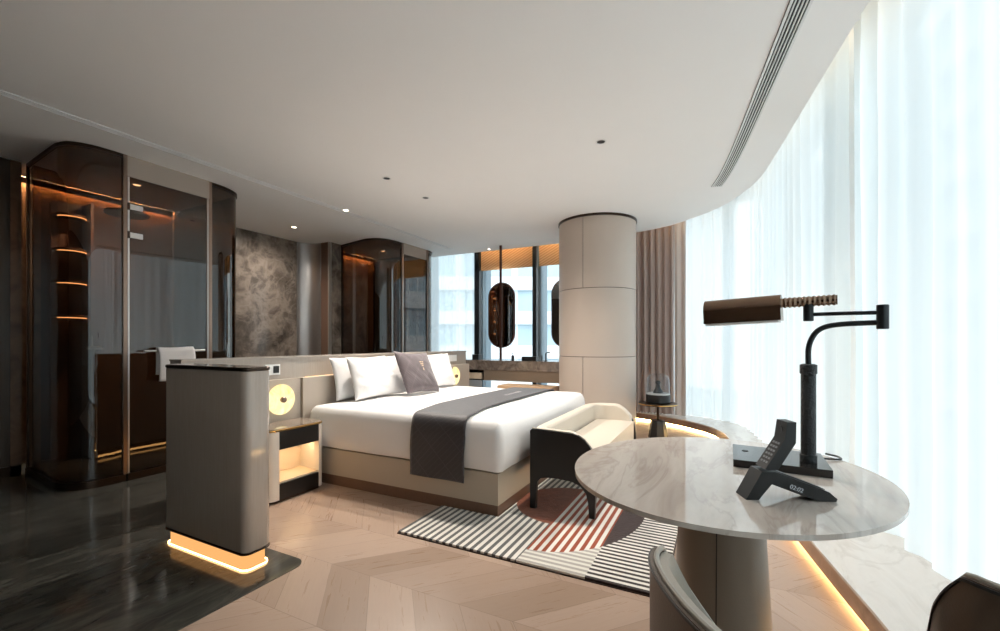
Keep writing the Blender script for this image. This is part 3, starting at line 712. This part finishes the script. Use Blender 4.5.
# ------------------------------------------------------------------ rug
rx0, rx1, ry0, ry1 = 2.135, 4.45, .235, 1.79
pts = [(rx0, ry0), (rx1, ry0), (rx1, BY0 - .004), (BX0 - .004, BY0 - .004), (BX0 - .004, ry1), (rx0, ry1)]
rg = thing('rug', 'striped rug with rust and plum shapes under the bench', 'rug', (3.2, 1.0, 0))
MB().prism(pts, .005, .016, .003).build('pile', mt['rug'], rg)
MB().prism([(rx0 - .006, ry0 - .006), (rx1 + .006, ry0 - .006), (rx1 + .006, BY0 - .003), (BX0 - .003, BY0 - .003), (BX0 - .003, ry1 + .006), (rx0 - .006, ry1 + .006)], .0, .0049).build('backing', mt['rug_edge'], rg)

# ------------------------------------------------------------------ round stone table
tb = thing('round_table', 'pale marble round table on a taupe conical pedestal in front of the window', 'table', (1.694, -.002, 0))
TA, TB, TR = .548, .478, -.272
def ell(k, n=96): return [(1.694 + (TA + k) * math.cos(a) * math.cos(TR) - (TB + k) * math.sin(a) * math.sin(TR), -.002 + (TA + k) * math.cos(a) * math.sin(TR) + (TB + k) * math.sin(a) * math.cos(TR)) for a in [2 * PI * i / n for i in range(n)]]
MB().prism(ell(0), .7365, .750, .004, 3).build('tabletop', mt['pale_marble'], tb)
MB().prism(ell(-.09), .716, .7360, .003).build('underside', mt['bronze'], tb)
MB().lathe([(.164, .004), (.164, .02), (.159, .12), (.139, .50), (.129, .68), (.129, .692)], (1.694, -.002, 0), 64).build('pedestal', mt['pedestal'], tb)
MB().lathe([(.10, .6925), (.115, .70), (.115, .71), (.10, .7155)], (1.694, -.002, 0), 48).build('collar', mt['brass'], tb)
a_ = math.radians(175); MB().tube([(1.694 + r_ * math.cos(a_), -.002 + r_ * math.sin(a_), z_) for r_, z_ in ((.1292, .69), (.1392, .50), (.1592, .12), (.1642, .01))], .002, 6).build('seam', mt['groove'], tb)

# desk lamp: everything in one upright plane through the pole
lm = thing('desk_lamp', 'dark metal swing-arm desk lamp with horizontal cylinder shade on the marble table', 'lamp', (1.88, -.19, .75))
D = Vector((.2, .98, 0)).normalized(); PP = Vector((1.832, -.274, 0))
def L3(s, z, o=0): return PP + D * s + Vector((0, 0, z)) + Vector((D.y, -D.x, 0)) * o
MB().ext([(1.738, -.326, .7505), (1.985, -.334, .7505), (2.01, -.046, .7505), (1.748, -.042, .7505)], (0, 0, .026), .003).build('base', mt['lamp_base'], lm)
MB().lathe([(.0065, 0), (.011, .0), (.011, .0012), (.003, .0016)], (1.905, -.085, .7768), 20).build('touch_button', mt['black'], lm)
MB().lathe([(.0255, .7767), (.0255, .80), (.0225, .803), (.0222, 1.08), (.0255, 1.083), (.0255, 1.112), (.017, 1.116)], (PP.x, PP.y, 0), 32).build('pole', mt['cane'], lm)
nk = spline([L3(0, 1.11), L3(0, 1.165), L3(-.008, 1.20), L3(-.024, 1.228), L3(-.05, 1.244), L3(-.09, 1.251), L3(-.135, 1.253), L3(-.186, 1.254)], 5)
MB().tube(nk, .0088, 12).build('neck', mt['lamp_black'], lm)
MB().lathe([(.014, 1.233), (.016, 1.235), (.016, 1.309), (.014, 1.311)], tuple(L3(-.194, 0)), 24).build('hinge', mt['lamp_black'], lm)
MB().tube([L3(-.186, 1.286), L3(-.10, 1.287), L3(-.012, 1.287)], .0065, 12).build('swing_arm', mt['lamp_black'], lm)
MB().lathe([(.0135, 1.264), (.0155, 1.266), (.0155, 1.336)], tuple(L3(0, 0)), 24).build('swivel', mt['lamp_black'], lm)
gp = [L3(.085 - .165 * i / 44, 1.331 + .003 * i / 44) for i in range(45)]
MB().tube(gp, [.0175 + (.0018 * math.sin(i * 1.7)) for i in range(45)], 20).build('grip', mt['lamp_shade'], lm)
b = MB(); R0 = .047; e0, e1 = L3(.078, 1.316), L3(.330, 1.307)
rows = []
AX = (e1 - e0).normalized(); SD = Vector((AX.y, -AX.x, 0)).normalized(); UPV = SD.cross(AX)
if UPV.z < 0: UPV = -UPV
prof = [(math.cos(a) * .045, math.sin(a) * .046) for a in [PI * i / 24 for i in range(25)]] + [(-.045, -.046), (.045, -.046)]
b.ext([e0 + SD * x + UPV * y for x, y in prof], e1 - e0, .003, 2); b.build('shade', mt['lamp_shade'], lm)
b = MB(); b.ext([e0 + AX * .008 + SD * x + UPV * y for x, y in ((-.038, -.0465), (.038, -.0465), (.036, -.053), (-.036, -.053))], (e1 - e0) * .95, .001); b.build('diffuser', mt['white_ceramic'], lm)
MB().tube(spline([(1.992, -.335, .757), (2.0, -.36, .756), (2.012, -.39, .755), (2.03, -.405, .754), (2.07, -.40, .7535), (2.1, -.37, .7535)], 6), .0036, 8).build('cable', mt['black'], lm)

# cordless phone: cradle and handset
D2 = Vector((.39, -.92, 0)).normalized(); N2 = Vector((.92, .39, 0)).normalized(); P1 = Vector((1.397, -.07, 0))
def F3(s, z, o=0): return P1 + D2 * s + Vector((0, 0, z)) + N2 * o
cr = thing('phone_cradle', 'black wedge-shaped phone base with clock digits lying on the table', 'phone', tuple(F3(.1, .7505)))
MB().ext([F3(s, z) for s, z in ((.037, .829), (-.005, .7505), (.029, .7505), (.040, .765), (.064, .795), (.145, .7655), (.190, .7505), (.235, .7505), (.238, .758), (.217, .776), (.074, .8295))], N2 * .062, .003).build('body', mt['black'], cr)
MB().box(.0, .045, 0, .001, 0, .028).b.free()
b = MB(); b.ext([F3(.084, .8268, .012), F3(.212, .7790, .012), F3(.212, .7790, .05), F3(.084, .8268, .05)], Vector((.0, 0, .0018)), 0); b.build('charging_pad', mt['lamp_black'], cr)
cu_ = bpy.data.curves.new('clock_digits', 'FONT'); cu_.body = '02:02'; cu_.size = .017; cu_.extrude = .0003; cu_.align_x = 'CENTER'
tmp_ = bpy.data.objects.new('clock_text', cu_); cd = bpy.data.objects.new('clock_digits', bpy.data.meshes.new_from_object(tmp_)); C.objects.link(cd); cd.data.materials.append(mt['digits']); bpy.data.objects.remove(tmp_); bpy.data.curves.remove(cu_)
xd = (D2 * math.cos(-.36) + Vector((0, 0, math.sin(-.36)))).normalized(); zd = -N2; yd = zd.cross(xd).normalized()
mw = Matrix.Identity(4)
for i in range(3): mw[i][0] = xd[i]; mw[i][1] = yd[i]; mw[i][2] = zd[i]
pc = F3(.128, .7795, -.0006)
for i in range(3): mw[i][3] = pc[i]
cd.parent = cr; cd.matrix_parent_inverse = Matrix.Identity(4); cd.matrix_local = Matrix.Translation(-Vector(cr.location)) @ mw
hs = thing('phone_handset', 'black cordless phone handset standing tilted in its cradle', 'phone', tuple(F3(.06, .83)))
HP = ((.107, .968), (.131, .968), (.130, .910), (.083, .8345), (.055, .833), (.048, .836), (.100, .919))
MB().ext([F3(s, z, .003) for s, z in HP], N2 * .052, .004, 3).build('body', mt['black'], hs)
fd = (Vector(F3(.100, .919)) - Vector(F3(.050, .838))); fl = fd.length; fd.normalize(); fn_ = fd.cross(N2).normalized()
if fn_.dot(D2) > 0: fn_ = -fn_
for r in range(6):
    for c in range(3):
        o_ = Vector(F3(.050, .838, .003)) + fd * (.014 + .0125 * r) + N2 * (.009 + .0125 * c)
        k_ = MB(); k_.ext([o_, o_ + N2 * .008, o_ + N2 * .008 + fd * .006, o_ + fd * .006], fn_ * .0016, .0004, 1); k_.build('key', mt['key'], hs)
o_ = Vector(F3(.1035, .944, .029)); b = MB(); b.lathe([(.004, 0), (.010, .0), (.010, .0015), (.003, .0008)], (0, 0, 0), 20)
b.b.transform(Matrix.Translation(o_) @ Vector((0, 0, 1)).rotation_difference(-D2).to_matrix().to_4x4()); b.build('earpiece', mt['lamp_black'], hs)

# ------------------------------------------------------------------ two tub chairs
def tub_chair(label, loc, rz):
    t = thing('tub_chair', label, 'chair', loc, rz, 'leather tub chairs at the round table')
    half = [(.24, .215), (.15, .221), (.06, .223), (0, .222), (-.05, .22), (-.09, .216), (-.13, .20), (-.165, .17), (-.188, .125), (-.2, .06), (-.203, 0)]
    pts = half + [(x, -y) for x, y in half[-2::-1]]; pts = spline(pts, 4)
    def top(x): return .43 + .33 * max(0, min(1, (.10 - x) / .25)) ** 1.15 * (1 if x > -.2 else 1) - .022
    zt_ = [top(p[0]) for p in pts]; n = len(pts)
    ins = lambda d: [(p[0] * (1 - d / .22), p[1] * (1 - d / .22)) for p in pts]
    MB().wall(pts, .36, zt_, .016).build('shell', mt['brown_leather'], t, local=True, smooth=60)
    MB().wall(ins(.02), .37, [z - .004 for z in zt_], .02).build('lining', mt['chair_lining'], t, local=True, smooth=60)
    MB().tube([(p[0] * .975, p[1] * .975, z + .002) for p, z in zip(pts, zt_)], .006, 8).build('piping', mt['chair_lining'], t, local=True)
    MB().wall([(p[0] * 1.042, p[1] * 1.042) for p in pts], [z - .008 for z in zt_], [z - .002 for z in zt_], .004).build('rim_shade_band', mt['dark_leather'], t, local=True, smooth=60)  # thin dark strip painted along the rim where its edge is shaded
    MB().loft(-.158, .235, -.178, .178, .06, [(.02, .37), (0, .385), (0, .445), (.03, .47), (.08, .475)], 8).build('seat', mt['chair_lining'], t, local=True)
    MB().loft(-.17, .22, -.19, .19, .06, [(0, .345), (0, .3595)], 8).build('seat_frame', mt['dark_leather'], t, local=True)
    for sx, sy in ((1, 1), (1, -1), (-1, 1), (-1, -1)):
        MB().tube([(.17 * sx, .17 * sy, .3445), (.185 * sx, .18 * sy, .002)], [.016, .010], 12).build('leg', mt['black_lacq'], t, local=True)
    return t
c1 = tub_chair('brown leather tub chair whose backrest edge stands in front of the table pedestal', (.957, -.100, -.012), math.atan2(-.867, .5))
dup(c1, (1.261, -.643, 0), 'brown leather tub chair at the lower right, nearest the window', rz=math.atan2(-.24, .97))

# ------------------------------------------------------------------ side table and speaker by the drape
st = thing('side_table', 'small round bronze side table with a black tapered pedestal near the column', 'side table', (5.756, .693, 0))
MB().lathe([(.118, .0), (.118, .01), (.086, .215), (.08, .22)], (5.756, .693, 0), 8).build('pedestal', mt['black_lacq'], st)
MB().tube([(5.756, .693, .2205), (5.756, .693, .413)], .018, 16).build('stem', mt['bronze'], st)
MB().lathe([(.03, .4135), (.228, .4135), (.232, .417), (.232, .432), (.228, .4355)], (5.756, .693, 0), 48).build('tabletop', mt['bronze'], st)
MB().lathe([(.2325, .4175), (.236, .419), (.236, .43), (.2325, .4315)], (5.756, .693, 0), 48, cap=False).build('rim', mt['brass'], st)
sp = thing('speaker', 'black speaker under a clear ribbed glass dome on the side table', 'speaker', (5.756, .693, .436))
MB().lathe([(.10, .436), (.138, .438), (.146, .445), (.146, .535), (.138, .542)], (5.756, .693, 0), 40).build('base', mt['black_lacq'], sp)
MB().lathe([(.142, .5425), (.142, .556), (.128, .559)], (5.756, .693, 0), 40).build('ring', mt['speaker_white'], sp)
b = MB(); NR = 72
def dome(u, v):
    a = 2 * PI * u; ph = v * PI / 2
    r = .135 * (1 + .012 * (1 if int(u * NR) % 2 else -1)); zz = .56 + (.13 * min(1, v * 2) if v < .5 else .13 + .115 * math.sin((v - .5) * PI))
    rr = r if v < .5 else r * max(.02, math.cos((v - .5) * PI)) ** .6
    return Vector((5.756 + rr * math.cos(a), .693 + rr * math.sin(a), zz))
b.grid(dome, NR, 16, True); b.build('dome', mt['dome'], sp, smooth=40)
MB().lathe([(.06, .5595), (.055, .58), (.03, .62), (.02, .66), (.032, .69), (.02, .715)], (5.756, .693, 0), 28).build('driver', mt['lamp_black'], sp)

# ------------------------------------------------------------------ vanity in front of the far window
vn = thing('vanity_counter', 'stone-topped vanity counter with taupe drawer front before the far window', 'vanity', (6.45, 2.85, 0))
MB().box(6.2, 6.72, 1.95, 3.80, .745, .90, .004).build('worktop', mt['counter_marble'], vn)
MB().box(6.215, 6.70, 1.97, 3.44, .575, .7445, .004).build('drawer', mt['pedestal'], vn)
b = MB(); b.box(6.215, 6.70, 3.44, 3.79, .575, .59); b.box(6.215, 6.70, 3.44, 3.79, .73, .7445); b.box(6.215, 6.70, 3.44, 3.455, .59, .73); b.box(6.215, 6.70, 3.775, 3.79, .59, .73); b.box(6.66, 6.70, 3.455, 3.775, .59, .73)
b.build('open_niche', mt['bronze'], vn)
MB().box(6.25, 6.68, 3.735, 3.79, .004, .5745).build('side_panel', mt['pedestal'], vn)
MB().box(6.25, 6.68, 1.97, 2.02, .004, .5745).build('side_panel', mt['pedestal'], vn)
tag(MB().box(6.24, 6.40, 3.49, 3.74, .5905, .69, .02, 3).build('tissue_box', mt['niche']), 'pale tissue box inside the dark niche of the vanity counter', 'tissue box')
def mirror(y, lab):
    t = thing('vanity_mirror', lab, 'mirror', (6.46, y, .9), group='pill-shaped vanity mirrors')
    x = 6.46; w, z0, z1 = .245, 1.10, 2.19
    pts = [(y + w * math.cos(a), z1 - w + w * math.sin(a)) for a in [PI * i / 20 for i in range(21)]] + [(y + w * math.cos(a), z0 + w + w * math.sin(a)) for a in [PI + PI * i / 20 for i in range(21)]]
    MB().ext([(x, a, c) for a, c in pts], (.03, 0, 0), .004).build('frame', mt['rust_pole'], t)
    pts = [(y + (a - y) * .93, 1.645 + (c - 1.645) * .968) for a, c in pts]
    MB().ext([(x - .004, a, c) for a, c in pts], (.0038, 0, 0)).build('glass', mt['mirror'], t)
    MB().box(x - .03, x - .0055, y - .018, y + .018, .9005, 2.798, .003).build('pole', mt['rust_pole'], t)
    return t
m1 = mirror(3.245, 'pill-shaped vanity mirror on a slim pole between two dark window posts')
dup(m1, (6.46, 2.12, .9), 'pill-shaped vanity mirror half hidden behind the round column')
tag(MB().box(6.36, 6.48, 2.58, 2.83, .9005, .965, .01, 3).build('vanity_tray_box', mt['black']), 'low black box on the vanity counter below the window', 'box')
t = thing('toiletry_bottle', 'small dark pump bottle standing left of the black box on vanity', 'bottle', (6.33, 2.97, .9))
MB().lathe([(.022, .9005), (.024, .905), (.024, .975), (.01, .985)], (6.33, 2.97, 0), 20).build('body', mt['dark_alu'], t)
MB().tube([(6.33, 2.97, .985), (6.33, 2.97, 1.015), (6.30, 2.985, 1.018)], .005, 8).build('pump', mt['black'], t)
t = thing('basin_tap', 'dark curved-neck tap at the right end of the vanity counter', 'tap', (6.42, 2.44, .9))
MB().lathe([(.02, .9005), (.02, .91), (.012, .915)], (6.42, 2.44, 0), 20).build('base', mt['black'], t)
MB().tube(spline([(6.42, 2.44, .912), (6.42, 2.44, .98), (6.40, 2.43, 1.02), (6.36, 2.38, 1.035), (6.33, 2.34, 1.03)], 5), .009, 10).build('spout', mt['black'], t)
tag(MB().lathe([(.024, 0), (.028, .005), (.03, .09), (.027, .09), (.025, .01)], (6.36, 2.50, .9005), 24).build('tumbler', mt['alu']), 'small blue-grey tumbler beside the tap on the vanity', 'tumbler')
tag(MB().box(6.32, 6.45, 3.60, 3.72, .9005, .99, .01).build('storage_box', mt['dark_alu']), 'dark storage box on the left end of the vanity counter', 'box')
t = thing('vanity_stool', 'tan upholstered vanity bench beyond the bed under the counter', 'stool', (5.9, 2.55, 0))
MB().box(5.74, 6.1, 2.1, 2.95, .46, .555, .03, 4).build('seat', mt['stool'], t)
for x in (5.78, 6.06):
    for y in (2.16, 2.89): MB().tube([(x, y, .459), (x, y, .002)], [.018, .012], 12).build('leg', mt['bronze'], t)
# bamboo blinds at the head of the far window
for i, (y0, y1, lab) in enumerate(((3.98, 2.85, 'honey bamboo roller blind at the head of the left far window bay'), (2.81, 2.02, 'honey bamboo roller blind at the window head beside the column'))):
    t = thing('roller_blind', lab, 'blind', (7.0, (y0 + y1) / 2, 2.5), group='bamboo blinds on the far window')
    MB().box(6.99, 7.0, y1 + .03, y0 - .03, 2.53, 3.26).build('slat_panel', mt['blind'], t)
    MB().box(6.985, 7.005, y1 + .03, y0 - .03, 2.505, 2.5295, .004).build('bottom_bar', mt['blind'], t)
struct(MB().box(6.80, 6.82, 2.05, 4.05, 3.2, 3.215).build('trim_10', mt['led_blind']))  # unseen warm light strip above the bamboo blinds
for i, y in enumerate((3.967, 2.832)):
    struct(MB().box(6.90, 6.97, y - .05 + .013 * i, y + .05 - .013 * i, .01, 3.29, .004).build('trim_%d' % (7 + i), mt['dark_alu']))

# ------------------------------------------------------------------ ceiling fittings
def linear(path, w, lab, slats, along=True, mats=('white_ceramic', 'black', 'white_ceramic')):
    c = path[len(path) // 2]; t = thing('linear_air_vent', lab, 'air vent', (c[0], c[1], H - .008))
    MB().wall(path, H - .004, H - .0004, w).build('backing', mt[mats[1]], t)
    for k in range(slats):
        o_ = -w / 2 + w * (k + .5) / slats; pts = []
        for i, p in enumerate(path):
            a = Vector(path[max(i - 1, 0)]); d = (Vector(path[min(i + 1, len(path) - 1)]) - a).normalized(); pts.append((p[0] - d.y * o_, p[1] + d.x * o_))
        MB().wall(pts, H - .010, H - .0042, w / slats * (.36 if 0 < k < slats - 1 else .7)).build('slat', mt[mats[2]], t)
    return t
linear(spline([(1.6, -.45), (2.46, -.342), (3.63, -.198), (4.15, -.13), (4.55, -.068), (4.82, -.015), (5.0, .03)], 6), .105, 'slatted linear air vent in the ceiling near the sheer curtains', 6)
t = thing('ceiling_slot', 'long thin slot grille in the ceiling running above the glass cubicles', 'air vent', (3.4, 4.12, H - .006))
MB().box(.3, 6.28, 4.085, 4.155, H - .003, H - .0003).build('backing', mt['slot_grey'], t)
for y in (4.083, 4.152): MB().box(.3, 6.28, y, y + .006, H - .008, H - .0032).build('rail', mt['white_ceramic'], t)
for i in range(4): MB().box(.3, 6.28, 4.097 + .014 * i, 4.102 + .014 * i, H - .006, H - .0032).build('slat', mt['white_ceramic'], t)
def downlight(x, y, lab, lit, power=0, aim=None, size=1.0):
    t = thing('downlight', lab, 'downlight', (x, y, H), group='recessed ceiling downlights')
    MB().lathe([(.040 * size, -.0005), (.044 * size, -.004), (.034 * size, -.006), (.030 * size, -.001)], (0, 0, 0), 28, cap=False).build('trim_ring', mt['white_ceramic'], t, local=True)
    MB().lathe([(.033 * size, -.0006), (.031 * size, -.0035)], (0, 0, 0), 24).build('lens', mt['bulb'] if lit else mt['black'], t, local=True)
    if power:
        l = bpy.data.lights.new('beam', 'SPOT'); l.energy = power; l.color = (1, .915, .815); l.spot_size = math.radians(140); l.spot_blend = 1.0; l.shadow_soft_size = .05
        lo = bpy.data.objects.new('beam', l); C.objects.link(lo); lo.parent = t; lo.location = (0, 0, -.02)
        if aim: lo.rotation_euler = Vector((aim[0] - x, aim[1] - y, aim[2] - H)).to_track_quat('-Z', 'Y').to_euler()
    return t
POW = 4.0
downlight(3.30, 2.913, 'left of the two small downlights over the bed', False, 44 * POW, (3.3, 2.5, .5))  # switched off, dark lens; beam added to brighten the bed
downlight(3.94, 2.918, 'right of the two small downlights over the bed', False, 44 * POW, (3.9, 2.4, .5))  # dark lens as well, with an added beam for the bed
downlight(3.474, .851, 'lone downlight in the middle of the ceiling over the bench', False, 44 * POW, (3.4, .95, 0))  # unlit lens; beam added to brighten bench and floor
downlight(3.874, 4.06, 'small lit downlight right beside the ceiling slot', True, 25 * POW, (3.9, 4.3, 0))
downlight(4.115, 5.299, 'lit downlight in front of the brown marble wall', True, 22 * POW, (4.0, 5.9, .8))
downlight(6.60, 3.55, 'small lit downlight at the ceiling edge near the far window', True, 15 * POW, (6.4, 3.3, 0), .8)
downlight(2.29, 5.31, 'lit downlight inside the shower cubicle', True, 40 * POW, (2.0, 5.6, .8))
downlight(5.90, 5.29, 'lit downlight inside the smaller glass cubicle', True, 15 * POW, (5.8, 5.7, .8))

# ------------------------------------------------------------------ outside
o = MB().box(-60, 160, -120, 120, -14.2, -14).build('ground_outside', mt['city']); struct(o)
def block(name, lab, cx, cy, w, d, h, rz, floors, fh, group=None):
    t = thing(name, lab, 'building', (cx, cy, -14), rz)
    MB().box(-w / 2, w / 2, -d / 2, d / 2, 0, h).build('glazing', mt['facade'], t, local=True)
    for i in range(floors):
        MB().box(-w / 2 - .5, w / 2 + .5, -d / 2 - .5, d / 2 + .5, i * fh, i * fh + fh * .38, .05).build('floor_band', mt['white_slab'], t, local=True)
    MB().box(-w / 2 - .6, w / 2 + .6, -d / 2 - .6, d / 2 + .6, h, h + .9).build('parapet', mt['white_slab'], t, local=True)
block('exterior_building', 'white banded glass office block seen through the far window', 48, 30, 26, 40, 24.5, .5, 7, 3.4)
block('exterior_building', 'pale tower faintly seen behind the sheer curtains', 40, -24, 22, 22, 40, .2, 11, 3.6)

# ------------------------------------------------------------------ sky, camera, view
w = bpy.data.worlds.new('overcast_sky'); bpy.context.scene.world = w; w.use_nodes = True; nt = w.node_tree; nt.nodes.clear()
out = nt.nodes.new('ShaderNodeOutputWorld'); bg = nt.nodes.new('ShaderNodeBackground'); tc_ = nt.nodes.new('ShaderNodeTexCoord'); sx_ = nt.nodes.new('ShaderNodeSeparateXYZ'); rp_ = nt.nodes.new('ShaderNodeValToRGB')
nt.links.new(tc_.outputs['Generated'], sx_.inputs[0]); nt.links.new(sx_.outputs[2], rp_.inputs[0])
e = rp_.color_ramp.elements; e[0].position = 0; e[0].color = (.96, .985, 1, 1); e[1].position = .7; e[1].color = (.86, .94, 1, 1)
nt.links.new(rp_.outputs[0], bg.inputs[0]); bg.inputs[1].default_value = 2.85
nt.links.new(bg.outputs[0], out.inputs[0])
cam = bpy.data.cameras.new('camera'); co = bpy.data.objects.new('camera', cam); C.objects.link(co)
co.location = (0, 0, EYE)
fx, fy = math.cos(math.atan(220 / 435.0)), math.sin(math.atan(220 / 435.0))
# the room's long axis vanishes 220 px right of centre: the camera looks that angle to the left of it
co.rotation_euler = (PI / 2, 0, math.atan2(fy, fx) - PI / 2)
cam.sensor_width = 36; cam.lens = FOC / 1000 * 36; cam.shift_y = (HZ - 315.5) / 1000; cam.clip_start = .05; cam.clip_end = 500
S = bpy.context.scene; S.camera = co
S.view_settings.view_transform = 'Standard'; S.view_settings.look = 'None'; S.view_settings.gamma = 1; S.view_settings.exposure = .30
S.view_settings.use_curve_mapping = False
S.cycles.max_bounces = 10; S.cycles.diffuse_bounces = 5; S.cycles.glossy_bounces = 5; S.cycles.transparent_max_bounces = 16; S.cycles.transmission_bounces = 6
S.cycles.use_denoising = True; S.cycles.sample_clamp_indirect = 6; S.cycles.caustics_reflective = False; S.cycles.caustics_refractive = False
